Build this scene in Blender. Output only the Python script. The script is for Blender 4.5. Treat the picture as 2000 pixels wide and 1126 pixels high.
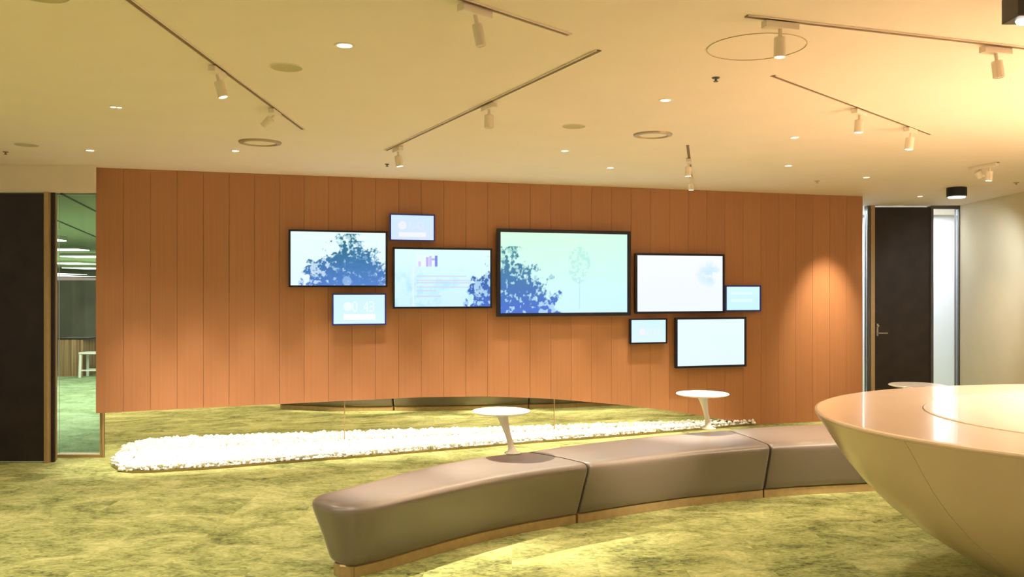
import bpy, bmesh, math, random
import numpy as np
from mathutils import Vector, Matrix
random.seed(7); np.random.seed(7)
for o in list(bpy.data.objects): bpy.data.objects.remove(o)
S = bpy.context.scene; COL = S.collection
# ------------------------------------------------------------------ camera
F, H, HZ, CZ = 1700.0, 1.6, 568.0, 2.78       # focal length in pixels of a 2000 px frame, eye height, horizon row, ceiling height
cam = bpy.data.cameras.new('camera'); cam.sensor_width = 36; cam.lens = F/2000*36; cam.shift_y = (HZ-563)/2000
cam.clip_start = .05; cam.clip_end = 300
co = bpy.data.objects.new('camera', cam); COL.objects.link(co)
co.location = (0, 0, H); co.rotation_euler = (math.pi/2, 0, 0); S.camera = co
# ------------------------------------------------------------------ world, lights, exposure
W = bpy.data.worlds.new('world'); S.world = W; W.use_nodes = True
W.node_tree.nodes['Background'].inputs[0].default_value = (1.0, .86, .72, 1)
W.node_tree.nodes['Background'].inputs[1].default_value = .30
S.view_settings.view_transform = 'Standard'; S.view_settings.look = 'None'
S.view_settings.gamma = 1; S.view_settings.use_curve_mapping = False; S.view_settings.exposure = 0.4
WARM = (1.0, .85, .67)
def area(name, loc, sx, sy, power, col=WARM, rot=(0, 0, 0), spread=math.pi):
    l = bpy.data.lights.new(name, 'AREA'); l.shape = 'RECTANGLE'; l.size = sx; l.size_y = sy
    l.energy = power; l.color = col; l.spread = spread
    o = bpy.data.objects.new(name, l); COL.objects.link(o); o.location = loc; o.rotation_euler = rot
    return o
def spot(name, loc, target, power, cone, blend=.6, col=WARM, rad=.04):
    l = bpy.data.lights.new(name, 'SPOT'); l.energy = power; l.spot_size = math.radians(cone); l.spot_blend = blend
    l.color = col; l.shadow_soft_size = rad
    o = bpy.data.objects.new(name, l); COL.objects.link(o); o.location = loc
    o.rotation_euler = (Vector(target)-Vector(loc)).to_track_quat('-Z', 'Y').to_euler()
    return o
# unseen overhead area lights, added to fill the foreground and counter (out of frame)
area('hall_fill_a', (-.3, 2.75, CZ-.03), 4.4, 1.2, 40, spread=math.radians(130))
area('hall_fill_b', (-3.9, 2.9, CZ-.03), 1.6, 1.0, 75, spread=math.radians(130))
area('hall_fill_c', (4.6, 4.6, CZ-.03), 1.6, 1.6, 200, spread=math.radians(120))
# ------------------------------------------------------------------ pixel -> place
def P(x, y, z=0.0):
    Y = F*(H-z)/(y-HZ); return Vector(((x-1000)*Y/F, Y, z))
def C_(x, y): return P(x, y, CZ)
# long wall: floor line through two read-off points
WA = Vector((-3.914, 2720/325)); WB = Vector(((1690-1000)/249.4*H, 2720/249.4))
WD = (WB-WA).normalized(); WN = Vector((WD.y, -WD.x))          # direction, normal towards the camera
def wall_hit(x, y, off=0.0):                                      # pixel ray on the wall plane moved off metres forward
    A = WA+WN*off; d = Vector(((x-1000)/F, 1.0))
    t = (A.dot(WN))/d.dot(WN); p = d*t
    return Vector((p.x, p.y, H-(y-HZ)/F*t))
def wall_s(x, off=0.0):                                           # metres along the wall
    p = wall_hit(x, HZ, off); return (Vector((p.x, p.y))-WA).dot(WD)
def wall_pt(s, z, off=0.0):
    p = WA+WD*s+WN*off; return Vector((p.x, p.y, z))
WROT = math.atan2(WD.y, WD.x)
# ------------------------------------------------------------------ helpers
def obj(name, bm, mat, parent=None, smooth=False, bevel=0):
    me = bpy.data.meshes.new(name)
    bmesh.ops.recalc_face_normals(bm, faces=bm.faces[:]); bm.to_mesh(me); bm.free()
    me.materials.append(mat)
    if smooth:
        for p in me.polygons: p.use_smooth = True
    o = bpy.data.objects.new(name, me); COL.objects.link(o)
    if parent: o.parent = parent
    if bevel:
        b = o.modifiers.new('b', 'BEVEL'); b.width = bevel; b.segments = 2; b.limit_method = 'ANGLE'
    return o
def tag(o, label=None, cat=None, group=None, kind=None):
    if label: o['label'] = label
    if cat: o['category'] = cat
    if group: o['group'] = group
    if kind: o['kind'] = kind
    return o
def thing(name, label, cat, loc, rz=0, group=None):
    o = bpy.data.objects.new(name, None); COL.objects.link(o); o.empty_display_size = .05
    o.location = loc; o.rotation_euler = (0, 0, rz)
    return tag(o, label, cat, group)
def copy_tree(o, parent=None):
    c = o.copy(); COL.objects.link(c)
    if parent: c.parent = parent
    for ch in list(o.children): copy_tree(ch, c)
    return c
def box(bm, x0, x1, y0, y1, z0, z1, M=None):
    v = [bm.verts.new(p) for p in ((x0,y0,z0),(x1,y0,z0),(x1,y1,z0),(x0,y1,z0),(x0,y0,z1),(x1,y0,z1),(x1,y1,z1),(x0,y1,z1))]
    for f in ((0,3,2,1),(4,5,6,7),(0,1,5,4),(1,2,6,5),(2,3,7,6),(3,0,4,7)): bm.faces.new([v[i] for i in f])
    if M is not None:
        for q in v: q.co = M @ q.co
    return v
def B(*a, M=None):
    bm = bmesh.new(); box(bm, *a, M=M); return bm
def lathe(prof, n=32, sx=1, sy=1, M=None, bm=None, caps=True):
    bm = bm or bmesh.new(); rings = []
    for r, z in prof:
        rings.append([bm.verts.new((r*sx*math.cos(2*math.pi*i/n), r*sy*math.sin(2*math.pi*i/n), z)) for i in range(n)])
    for a, b in zip(rings, rings[1:]):
        for i in range(n): bm.faces.new((a[i], a[(i+1) % n], b[(i+1) % n], b[i]))
    if caps:
        bm.faces.new(rings[0]); bm.faces.new(rings[-1])
    if M is not None:
        for r in rings:
            for q in r: q.co = M @ q.co
    return bm
def tube_to(a, b, r, n=16, r2=None, bm=None):
    a, b = Vector(a), Vector(b); d = b-a
    M = Matrix.Translation(a) @ d.to_track_quat('Z', 'Y').to_matrix().to_4x4()
    return lathe([(r, 0), (r if r2 is None else r2, d.length)], n, M=M, bm=bm)
# ------------------------------------------------------------------ materials
def nt(name):
    m = bpy.data.materials.new(name); m.use_nodes = True
    n = m.node_tree; return m, n, n.nodes['Principled BSDF']
def mat(name, col, rough=.5, metal=0, noise=0.0, scale=20, bump=0.0, coat=0, spec=.5):
    m, n, b = nt(name)
    b.inputs['Roughness'].default_value = rough; b.inputs['Metallic'].default_value = metal
    b.inputs['Coat Weight'].default_value = coat; b.inputs['Specular IOR Level'].default_value = spec
    tc = n.nodes.new('ShaderNodeTexCoord'); nz = n.nodes.new('ShaderNodeTexNoise')
    nz.inputs['Scale'].default_value = scale; nz.inputs['Detail'].default_value = 4
    n.links.new(tc.outputs['Object'], nz.inputs['Vector'])
    cr = n.nodes.new('ShaderNodeValToRGB')
    a = [c*(1-noise) for c in col]; c2 = [min(1, c*(1+noise)) for c in col]
    cr.color_ramp.elements[0].position = .3; cr.color_ramp.elements[1].position = .7
    cr.color_ramp.elements[0].color = (*a, 1); cr.color_ramp.elements[1].color = (*c2, 1)
    n.links.new(nz.outputs['Fac'], cr.inputs['Fac']); n.links.new(cr.outputs['Color'], b.inputs['Base Color'])
    if bump:
        bp = n.nodes.new('ShaderNodeBump'); bp.inputs['Strength'].default_value = bump; bp.inputs['Distance'].default_value = .005
        n.links.new(nz.outputs['Fac'], bp.inputs['Height']); n.links.new(bp.outputs['Normal'], b.inputs['Normal'])
    return m
def emit(name, col, st):
    m, n, b = nt(name); b.inputs['Base Color'].default_value = (*col, 1)
    b.inputs['Emission Color'].default_value = (*col, 1); b.inputs['Emission Strength'].default_value = st
    return m
M_ceil = mat('ceiling_paint', (.91, .76, .62), .8, noise=.015, scale=3)
M_cream = mat('cream_wall_paint', (.80, .69, .48), .8, noise=.02, scale=4)
M_dark = mat('dark_brown_veneer', (.022, .012, .010), .45, noise=.35, scale=6)
M_frame = mat('warm_metal_frame', (.50, .34, .17), .4, metal=.3, noise=.05)
M_gframe = mat('grey_metal_frame', (.11, .10, .09), .5, metal=.2, noise=.05)
M_mirror = mat('mirror', (.93, .92, .86), .012, metal=1.0)
M_black = mat('black_plastic', (.008, .009, .014), .35, noise=.1)
M_white = mat('white_lacquer', (.90, .87, .82), .25, noise=.01, coat=.3)
M_head = mat('cream_lamp_metal', (.90, .77, .62), .45, noise=.02)
M_slot = mat('dark_slot', (.22, .12, .05), .6, noise=.1)
M_grille = mat('beige_grille', (.58, .47, .27), .8, noise=.1, scale=200)
M_ring = mat('ceiling_ring_metal', (.50, .38, .24), .4, metal=.3)
M_counter = mat('glossy_cream_counter', (.74, .56, .40), .22, noise=.02, scale=2, coat=.35)
M_plinth = mat('bench_plinth_metal', (.42, .30, .14), .4, metal=.4, noise=.1)
M_lens = emit('lit_lens', (1, .93, .82), 4.0)
M_lens_dim = mat('unlit_lens', (.75, .62, .45), .3)
M_office = emit('office_light_panel', (.98, 1, .97), 2.2)
M_handle = mat('satin_steel_handle', (.55, .50, .45), .3, metal=.9)
M_chrome = mat('edge_steel', (.35, .26, .12), .35, metal=.7)
M_stone = mat('white_pebbles', (.97, .96, .94), .7, noise=.03, scale=30)
def copper():
    m, n, b = nt('copper_veneer'); b.inputs['Roughness'].default_value = .55
    tc = n.nodes.new('ShaderNodeTexCoord'); mp = n.nodes.new('ShaderNodeMapping')
    mp.inputs['Scale'].default_value = (60, 60, 1.2)
    n.links.new(tc.outputs['Object'], mp.inputs['Vector'])
    nz = n.nodes.new('ShaderNodeTexNoise'); nz.inputs['Scale'].default_value = 1; nz.inputs['Detail'].default_value = 5
    n.links.new(mp.outputs['Vector'], nz.inputs['Vector'])
    oi = n.nodes.new('ShaderNodeObjectInfo'); ad = n.nodes.new('ShaderNodeMath'); ad.operation = 'MULTIPLY_ADD'
    ad.inputs[1].default_value = .35; n.links.new(oi.outputs['Random'], ad.inputs[0]); n.links.new(nz.outputs['Fac'], ad.inputs[2])
    cr = n.nodes.new('ShaderNodeValToRGB')
    cr.color_ramp.elements[0].position = .2; cr.color_ramp.elements[0].color = (.43, .186, .083, 1)
    cr.color_ramp.elements[1].position = 1.0; cr.color_ramp.elements[1].color = (.52, .226, .101, 1)
    n.links.new(ad.outputs[0], cr.inputs['Fac']); n.links.new(cr.outputs['Color'], b.inputs['Base Color'])
    return m
M_copper = copper()
def leather():
    m, n, b = nt('taupe_leather'); b.inputs['Base Color'].default_value = (.160, .127, .100, 1)
    b.inputs['Roughness'].default_value = .45; b.inputs['Sheen Weight'].default_value = 1.0; b.inputs['Sheen Roughness'].default_value = .22; b.inputs['Sheen Tint'].default_value = (1, .85, .75, 1)
    b.inputs['Coat Weight'].default_value = .8; b.inputs['Coat IOR'].default_value = 1.5; b.inputs['Coat Roughness'].default_value = .33
    tc = n.nodes.new('ShaderNodeTexCoord'); v = n.nodes.new('ShaderNodeTexVoronoi'); v.inputs['Scale'].default_value = 260
    n.links.new(tc.outputs['Object'], v.inputs['Vector'])
    bp = n.nodes.new('ShaderNodeBump'); bp.inputs['Strength'].default_value = .08; bp.inputs['Distance'].default_value = .002
    n.links.new(v.outputs['Distance'], bp.inputs['Height']); n.links.new(bp.outputs['Normal'], b.inputs['Normal'])
    return m
M_leather = leather()
M_seam = mat('dark_seam', (.05, .038, .03), .9, noise=.1, spec=.1)
def carpet(name, c_dark, c_mid, c_light, tile=.5):
    m, n, b = nt(name); b.inputs['Roughness'].default_value = .95; b.inputs['Specular IOR Level'].default_value = .1
    L = n.links.new; N = n.nodes.new
    g = N('ShaderNodeNewGeometry')
    sn = N('ShaderNodeVectorMath'); sn.operation = 'SNAP'; sn.inputs[1].default_value = (tile, tile, 100)
    of = N('ShaderNodeVectorMath'); of.operation = 'ADD'; of.inputs[1].default_value = (50, 50, 50.)
    L(g.outputs['Position'], of.inputs[0]); L(of.outputs[0], sn.inputs[0])
    wn = N('ShaderNodeTexWhiteNoise'); L(sn.outputs[0], wn.inputs['Vector'])
    sc = N('ShaderNodeVectorMath'); sc.operation = 'SCALE'; sc.inputs['Scale'].default_value = .14; L(wn.outputs['Color'], sc.inputs[0])
    ad = N('ShaderNodeVectorMath'); ad.operation = 'ADD'; L(g.outputs['Position'], ad.inputs[0]); L(sc.outputs[0], ad.inputs[1])
    def noise(scale, det, dist, src=ad, st=(1, 1, 1)):
        mp = N('ShaderNodeMapping'); mp.inputs['Scale'].default_value = st; L(src.outputs[0], mp.inputs['Vector'])
        z = N('ShaderNodeTexNoise'); z.inputs['Scale'].default_value = scale; z.inputs['Detail'].default_value = det
        z.inputs['Distortion'].default_value = dist; z.inputs['Roughness'].default_value = .65; L(mp.outputs[0], z.inputs['Vector']); return z
    n1 = noise(1.9, 8, .9, st=(1, 1.5, 1)); n2 = noise(18, 5, 1.2, st=(1, 1.6, 1)); n3 = noise(90, 2, 0)
    mx = N('ShaderNodeMath'); mx.operation = 'MULTIPLY_ADD'; mx.inputs[1].default_value = .50; L(n2.outputs['Fac'], mx.inputs[0])
    m1 = N('ShaderNodeMath'); m1.operation = 'MULTIPLY'; m1.inputs[1].default_value = .70; L(n1.outputs['Fac'], m1.inputs[0]); L(m1.outputs[0], mx.inputs[2])
    tr = N('ShaderNodeMath'); tr.operation = 'MULTIPLY_ADD'; tr.inputs[1].default_value = .025; L(wn.outputs['Value'], tr.inputs[0]); L(mx.outputs[0], tr.inputs[2])
    cr = N('ShaderNodeValToRGB'); e = cr.color_ramp.elements
    e[0].position = .44; e[0].color = (*c_dark, 1); e[1].position = .74; e[1].color = (*c_light, 1)
    k = cr.color_ramp.elements.new(.58); k.color = (*c_mid, 1)
    L(tr.outputs[0], cr.inputs['Fac'])
    # flecks of pink, blue and green yarn
    sp = N('ShaderNodeValToRGB'); sp.color_ramp.elements[0].position = .60; sp.color_ramp.elements[1].position = .70
    n4 = noise(5, 4, 1); L(n4.outputs['Fac'], sp.inputs['Fac'])
    mm = N('ShaderNodeMath'); mm.operation = 'MULTIPLY'; L(sp.outputs[0], mm.inputs[0]); L(n3.outputs['Fac'], mm.inputs[1])
    hu = N('ShaderNodeMix'); hu.data_type = 'RGBA'; hu.blend_type = 'OVERLAY'
    L(mm.outputs[0], hu.inputs['Factor']); L(cr.outputs['Color'], hu.inputs[6]); L(n3.outputs['Color'], hu.inputs[7])
    L(hu.outputs[2], b.inputs['Base Color'])
    bp = N('ShaderNodeBump'); bp.inputs['Strength'].default_value = .35; bp.inputs['Distance'].default_value = .006
    L(n2.outputs['Fac'], bp.inputs['Height']); L(bp.outputs['Normal'], b.inputs['Normal'])
    return m
M_carpet = carpet('yellow_green_carpet', (.085, .095, .035), (.32, .35, .125), (.58, .59, .26))
M_carpet2 = carpet('green_carpet', (.13, .18, .09), (.27, .36, .19), (.42, .52, .33))
def stripes():
    m, n, b = nt('striped_oak'); b.inputs['Roughness'].default_value = .5
    tc = n.nodes.new('ShaderNodeTexCoord'); w = n.nodes.new('ShaderNodeTexNoise'); mp = n.nodes.new('ShaderNodeMapping')
    mp.inputs['Scale'].default_value = (40, 40, .6); n.links.new(tc.outputs['Object'], mp.inputs[0]); n.links.new(mp.outputs[0], w.inputs['Vector'])
    w.inputs['Scale'].default_value = 1
    cr = n.nodes.new('ShaderNodeValToRGB'); cr.color_ramp.elements[0].position = .35; cr.color_ramp.elements[1].position = .65
    cr.color_ramp.elements[0].color = (.20, .11, .055, 1); cr.color_ramp.elements[1].color = (.46, .30, .16, 1)
    n.links.new(w.outputs['Fac'], cr.inputs['Fac']); n.links.new(cr.outputs['Color'], b.inputs['Base Color']); return m
M_oak = stripes()
def glass(name, tint):
    m, n, b = nt(name); n.nodes.remove(b); N = n.nodes.new
    t = N('ShaderNodeBsdfTransparent'); t.inputs[0].default_value = (*tint, 1)
    g = N('ShaderNodeBsdfGlossy'); g.inputs['Roughness'].default_value = .02
    fr = N('ShaderNodeFresnel'); fr.inputs[0].default_value = 1.35; mx = N('ShaderNodeMixShader')
    n.links.new(fr.outputs[0], mx.inputs[0]); n.links.new(t.outputs[0], mx.inputs[1]); n.links.new(g.outputs[0], mx.inputs[2])
    n.links.new(mx.outputs[0], n.nodes['Material Output'].inputs[0]); return m
M_glass = glass('clear_glass', (.93, .95, .90))
M_frost = mat('frosted_glass', (.86, .90, .93), .6, noise=.01)
M_frost.node_tree.nodes['Principled BSDF'].inputs['Transmission Weight'].default_value = .0
M_white_wall = mat('white_corridor_paint', (.88, .90, .93), .8, noise=.01)
M_greenceil = mat('office_ceiling', (.50, .56, .44), .8, noise=.02)
M_greywall = mat('grey_office_screen', (.36, .34, .31), .6, noise=.25, scale=1.0)
# ------------------------------------------------------------------ setting: floor, ceiling, walls
FL = obj('floor', B(-9, 9, -5, 14, -.12, -.008), M_carpet); tag(FL, kind='structure')
# carpet tiles: the nearest ones in view one by one, the others joined
T = .5; G = .0003
tiles = []
for i in range(-16, 16):
    for j in range(6, 28):
        cx, cy = (i+.5)*T, (j+.5)*T
        px = 1000+F*cx/cy; py = HZ+F*H/cy
        tiles.append((-80 < px < 2080 and py < 1226, cy, cx, i, j))
vis = sorted([t for t in tiles if t[0] and (t[2]-WA.x)*0+t[1] < 9.3+t[2]*.33], key=lambda t: t[1])[:290]
vs = {(t[3], t[4]) for t in vis}
tm = None
for _, cy, cx, i, j in vis:
    if tm is None:
        bm = B(-T/2+G, T/2-G, -T/2+G, T/2-G, -.0079, 0); o = obj('carpet_tile', bm, M_carpet, FL); tm = o.data
    else:
        o = bpy.data.objects.new('carpet_tile', tm); COL.objects.link(o); o.parent = FL
    o.location = (cx, cy, 0)
bm = bmesh.new()
for i in range(-18, 18):
    for j in range(-10, 28):
        if (i, j) not in vs: box(bm, i*T+G, (i+1)*T-G, j*T+G, (j+1)*T-G, -.0079, 0)
o = obj('carpet_tile_field', bm, M_carpet, FL); tag(o, kind='stuff')
CE = obj('ceiling', B(-9, 9, -5, 13.5, CZ, CZ+.12), M_ceil); tag(CE, kind='structure')
# long copper wall made of vertical panels
def arch(x):                                                        # lower edge in the photo -> height on the wall
    xs = [150, 188, 566, 670, 756, 816, 946, 1060, 1138, 1236, 1320, 1376, 1430, 1472]
    ys = [808, 806, 787, 782, 778, 775, 773, 777, 783, 792, 803, 812, 821, 829]
    return float(np.interp(x, xs, ys))
xs_ = np.arange(150, 1700, 4.0)
s_arr = np.array([wall_s(x) for x in xs_]); z_arr = np.array([wall_hit(x, arch(x)).z if x < 1474 else 0 for x in xs_])
k5 = np.ones(9)/9; zs = np.convolve(np.pad(z_arr, 4, 'edge'), k5, 'valid'); zs[xs_ > 1466] = 0
def low(s): return max(0.0, float(np.interp(s, s_arr, zs)))
S0 = wall_s(187.0, .03); S1 = wall_s(1685, .03)
WL = obj('wall_back', B(S0+.02, S1-.02, .005, .14, .50, CZ), M_copper); tag(WL, kind='structure')
WL.location = (WA.x, WA.y, 0); WL.rotation_euler = (0, 0, WROT)
NP = 36; pw = (S1-S0)/NP
for k in range(NP):
    a, b_ = S0+k*pw+.0012, S0+(k+1)*pw-.0012
    bm = bmesh.new(); n = 5
    ss = np.linspace(a, b_, n)
    fr = [[bm.verts.new((s, y, low(s)+.001)) for s in ss] + [bm.verts.new((s, y, CZ)) for s in ss[::-1]] for y in (-.03, .0)]
    bm.faces.new(fr[0]); bm.faces.new(fr[1][::-1]); m_ = len(fr[0])
    for i in range(m_): bm.faces.new((fr[0][i], fr[0][(i+1) % m_], fr[1][(i+1) % m_], fr[1][i]))
    for v in bm.verts: v.co.x -= (a+b_)/2
    o = obj('panel', bm, M_copper, WL, bevel=.0012); o.location = ((a+b_)/2, 0, 0)
# solid substrate behind the low right end and behind mirror
o = obj('backing', B(S0+.03, S1-.02, .03, .14, .0, .50), M_copper, WL)
# mirror under the arch
SM0 = wall_s(204, 0); mt = thing('mirror', 'long low mirror under the curved lower edge of the copper wall', 'mirror', (WA.x, WA.y, 0), WROT)
cuts = [SM0, wall_s(673), wall_s(1083), wall_s(1470)]
MT = .0165
for a, b_ in zip(cuts, cuts[1:]):
    bm = B(a+.002, b_-.002, .008, .020, .0, .495)
    o = obj('mirror_panel', bm, M_mirror, mt)
    for v in o.data.vertices: v.co.y += v.co.z*MT
    if b_ < cuts[-1]:
        obj('joint', B(b_-.004, b_+.004, .004, .0075, 0, .46), M_frame, mt)
o = obj('edge_strip', B(SM0-.02, SM0-.001, -.002, .03, 0, .62), M_frame, mt)
# ------------------------------------------------------------------ left: bulkhead, dark door, glass
YG = 2720/325.0
XL = P(88, 903).x; YD = P(88, 903).y; ZH = H+193/F*YD
o = obj('wall_left', B(-7.2, -.4782*(YD+.05), YD+.02, YD+.06, ZH, CZ), M_ceil); tag(o, kind='structure')
d1 = obj('door_1', B(XL-1.25, XL, YD, YD+.05, .012, ZH-.01), M_dark, bevel=.004); tag(d1, kind='structure')
d1b = obj('trim_1', B(-7.2, XL-1.27, YD, YD+.12, 0, ZH), M_dark); tag(d1b, kind='structure')
o = obj('trim_2', B(XL+.003, P(97, 903).x, YD-.03, YD+.14, 0, ZH), M_frame, bevel=.004); tag(o, kind='structure')
o = obj('trim_3', B(P(97, 903).x, P(103, 903).x, YD+.02, YD+.05, 0, ZH), M_dark); tag(o, kind='structure')
w1 = obj('window_1', B(P(103, 895).x, WA.x-.05, YG+.06, YG+.072, .03, ZH), M_glass); tag(w1, kind='structure')
obj('window_frame', B(P(103, 895).x, WA.x-.03, YG, YG+.10, 0, .03), M_frame, w1)
obj('edge_post', B(WA.x-.05, WA.x-.028, YG, YG+.10, .03, ZH), M_frame, w1)
# office beyond the glass
OC = 2.45


# an L shaped office floor behind the mirror wall, 4 mm proud of the hall floor
bm = bmesh.new()
pts = [(-30, YD+.32), (WA.x-.01, YD+.32), (WA.x-.01, YG+.2), (-2.0, 9.6), (-2.0, 66), (-30, 66)]
lo = [bm.verts.new((x, y, .0005)) for x, y in pts]; hi = [bm.verts.new((x, y, .006)) for x, y in pts]
bm.faces.new(lo[::-1]); bm.faces.new(hi)
for i in range(len(pts)): bm.faces.new((lo[i], lo[(i+1) % 6], hi[(i+1) % 6], hi[i]))
o = obj('floor_office', bm, M_carpet2); tag(o, kind='structure')
bm = bmesh.new()
pts = [(-30, YD+.32), (WA.x-.01, YD+.32), (WA.x-.01, YG+.2), (-2.0, 9.6), (-2.0, 66), (-30, 66)]
lo = [bm.verts.new((x, y, OC+.0825)) for x, y in pts]; hi = [bm.verts.new((x, y, OC+.2)) for x, y in pts]
bm.faces.new(lo[::-1]); bm.faces.new(hi)
for i in range(6): bm.faces.new((lo[i], lo[(i+1) % 6], hi[(i+1) % 6], hi[i]))
o = obj('ceiling_office', bm, M_greenceil); tag(o, kind='structure')
o = obj('wall_office', B(-30, -2, 66, 66.2, 0, OC+.2), M_greywall); tag(o, kind='structure')
for (xa, ya, xb, yb) in ((120, 378, 187, 412), (98, 424, 187, 462)):
    a = P(xa, ya, OC+.08); b_ = P(xb, yb, OC+.08)
    bm = tube_to((a.x, a.y, OC+.08), (b_.x, b_.y, OC+.08), .012, 6); o = obj('trim_4', bm, M_gframe); tag(o, kind='structure')
lab = ['short white ceiling panel nearest the glass, at the left edge', 'wide white ceiling panel second from the glass', 'white office ceiling panel beside the copper wall edge',
 'white panel left of a pair in the fourth office row', 'white panel right of a pair in the fourth office row', 'left panel of the fifth office row', 'right panel of the fifth office row by the copper wall',
 'distant white panel low at left in the office', 'farthest white panel above the dark office screen']
for k, (x0, x1, y) in enumerate(((90, 119, 470), (90, 162, 488.5), (133, 200, 502), (111, 138, 515), (140, 170, 515), (145, 168, 524.5), (171, 200, 524.5), (80, 140, 535), (108, 156, 539))):
    a = P(x0, y, OC); b_ = P(x1, y, OC); D = a.y*.015*(80/(HZ-y))
    t = thing('office_light', lab[k], 'ceiling light', ((a.x+b_.x)/2, a.y, OC), 0, 'office light panels beyond the glass')
    w = (b_.x-a.x)/2
    obj('diffuser', B(-w, w, -D, D, 0, .02), M_office, t); obj('housing', B(-w-.01, w+.01, -D-.02, D+.02, .0205, .08), M_greenceil, t)
area('office_light_fill', (-6.5, 12.5, OC-.02), 4, 6, 260, (.93, 1.0, .88))
area('office_light_fill_far', (-12, 26, OC-.02), 12, 10, 900, (.93, 1.0, .90))
a = P(100, 735); 
sc = thing('office_screen', 'dark grey freestanding screen standing behind the striped wooden cabinet', 'screen', (-9.5, 20, .006))
obj('screen_panel', B(-4.2, .15, 0, .06, 0, 1.84), M_greywall, sc); obj('post', B(.16, .24, -.02, .08, 0, 1.86), M_gframe, sc)
sc2 = thing('office_screen', 'darker grey office screen set back beside the copper wall edge', 'screen', (-8.9, 21.5, .006))
obj('screen_panel', B(-1.2, 2.0, 0, .06, 0, 1.80), mat('charcoal_screen', (.09, .09, .10), .5, noise=.2, scale=2), sc2); obj('post', B(2.01, 2.08, -.02, .08, 0, 1.82), M_gframe, sc2)
# striped cabinet
yc = 2720/167.0; fx = lambda x, Y=yc: (x-1000)*Y/F
cb = thing('office_cabinet', 'low striped wooden cabinet between two white stools beyond the glass', 'cabinet', (fx(138), yc, .006))
w = (fx(160)-fx(112))/2; hgt = .69
nb = 8
for k in range(nb):
    obj('board', B(-w+2*w*k/nb+.002, -w+2*w*(k+1)/nb-.002, 0, .02, 0, hgt), M_oak, cb)
obj('body', B(-w, w, .0205, .55, 0, hgt), M_oak, cb); obj('top', B(-w-.01, w+.09, -.01, .56, hgt, hgt+.025), M_dark, cb)
def stool(label, x, y):
    t = thing('stool', label, 'stool', (x, y, .006), 0, 'white office stools')
    obj('seat', B(-.20, .20, -.17, .17, .43, .465), M_wst, t, bevel=.008)
    for sx in (-1, 1):
        for sy in (-1, 1):
            obj('leg', tube_to((sx*.185, sy*.15, 0), (sx*.175, sy*.14, .43), .026, 8), M_wst, t)
    for sy in (-1, 1): obj('rung', B(-.17, .17, sy*.145-.012, sy*.145+.012, .12, .145), M_wst, t)
    return t
M_wst = mat('white_stool_paint', (.85, .86, .84), .4, noise=.01)
stool('white stool right of the striped cabinet, by the copper wall edge', fx(188), yc-.1)
stool('white stool left of the striped cabinet, half hidden by the door frame', fx(86), yc-.1)
# ------------------------------------------------------------------ right: door, glass, cream wall
YR = 2006/166.5; gx = lambda x: (x-1000)*YR/F; RX = gx(1873)
wr = bmesh.new()
ax, ay = RX, YR; bx_, by_ = (2000-1000)*(2006/194.0)/F, 2006/194.0
dx, dy = (bx_-ax), (by_-ay); L_ = math.hypot(dx, dy); dx /= L_; dy /= L_
LW = 3.6
q = [(ax, ay), (ax+dx*LW, ay+dy*LW), (ax+dx*LW+.15, ay+dy*LW), (ax+.15, ay+.0)]
lo = [wr.verts.new((x, y, 0)) for x, y in q]; hi = [wr.verts.new((x, y, CZ)) for x, y in q]
wr.faces.new(lo[::-1]); wr.faces.new(hi)
for i in range(4): wr.faces.new((lo[i], lo[(i+1) % 4], hi[(i+1) % 4], hi[i]))
o = obj('wall_right', wr, M_cream); tag(o, kind='structure')
def struct(name, *b, m, **k):
    o = obj(name, B(*b), m, **k); tag(o, kind='structure'); return o
d2 = struct('door_2', gx(1708), gx(1817), YR, YR+.05, .01, CZ-.02, m=M_dark, bevel=.003)
hd = obj('door_handle', tube_to((gx(1713), YR-.05, 1.02), (gx(1731), YR-.05, 1.02), .009, 10), M_handle, d2)
obj('handle_plate', B(gx(1712), gx(1715), YR-.008, YR-.001, .98, 1.15), M_handle, d2)
obj('handle_neck', tube_to((gx(1714), YR-.001, 1.02), (gx(1714), YR-.055, 1.02), .008, 10), M_handle, d2)
obj('lock_knob', tube_to((gx(1714), YR-.001, 1.12), (gx(1714), YR-.03, 1.12), .014, 10), M_handle, d2)
struct('trim_5', gx(1700), gx(1708)-.002, YR-.02, YR+.1, 0, CZ, m=M_frame)
struct('trim_6', gx(1694), gx(1700)-.002, YR-.01, YR+.1, 0, CZ, m=M_gframe)
struct('trim_7', gx(1817)+.002, gx(1822), YR-.02, YR+.1, 0, CZ, m=M_gframe)
struct('trim_8', gx(1871), gx(1876), YR-.03, YR+.1, 0, CZ, m=M_gframe)
struct('trim_9', gx(1822)+.001, gx(1871)-.001, YR-.02, YR+.06, CZ-.045, CZ, m=M_gframe)
w2 = struct('window_2', gx(1822)+.001, gx(1871)-.001, YR+.02, YR+.032, 0, CZ-.046, m=glass('corridor_glass', (.97, .98, 1)))
w3 = struct('window_3', gx(1640), gx(1694)-.002, YR+.02, YR+.032, 0, CZ-.01, m=glass('side_glass', (.97, .98, 1)))
struct('wall_corridor', gx(1600), RX+2.5, YR+1.5, YR+1.6, 0, CZ, m=M_white_wall)
struct('floor_corridor', gx(1600), RX+2.5, 14, YR+1.5 if YR+1.5 > 14 else 14.2, -.1, 0, m=M_white_wall) if YR+1.5 > 14 else None
struct('ceiling_corridor', gx(1600), RX+2.5, 13.51, YR+1.6 if YR+1.6 > 13.6 else 13.7, CZ, CZ+.1, m=M_white_wall)
struct('wall_corridor_end', RX+2.5, RX+2.6, YR+.1, YR+1.5, 0, CZ, m=M_white_wall)
area('corridor_lamp', (gx(1845), YR+.85, CZ-.02), 1.6, .8, 45, (.86, .94, 1.0))
area('corridor_lamp_side', (gx(1675), YR+.85, CZ-.02),   .5, .5, 45, (.86, .94, 1.0))
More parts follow.
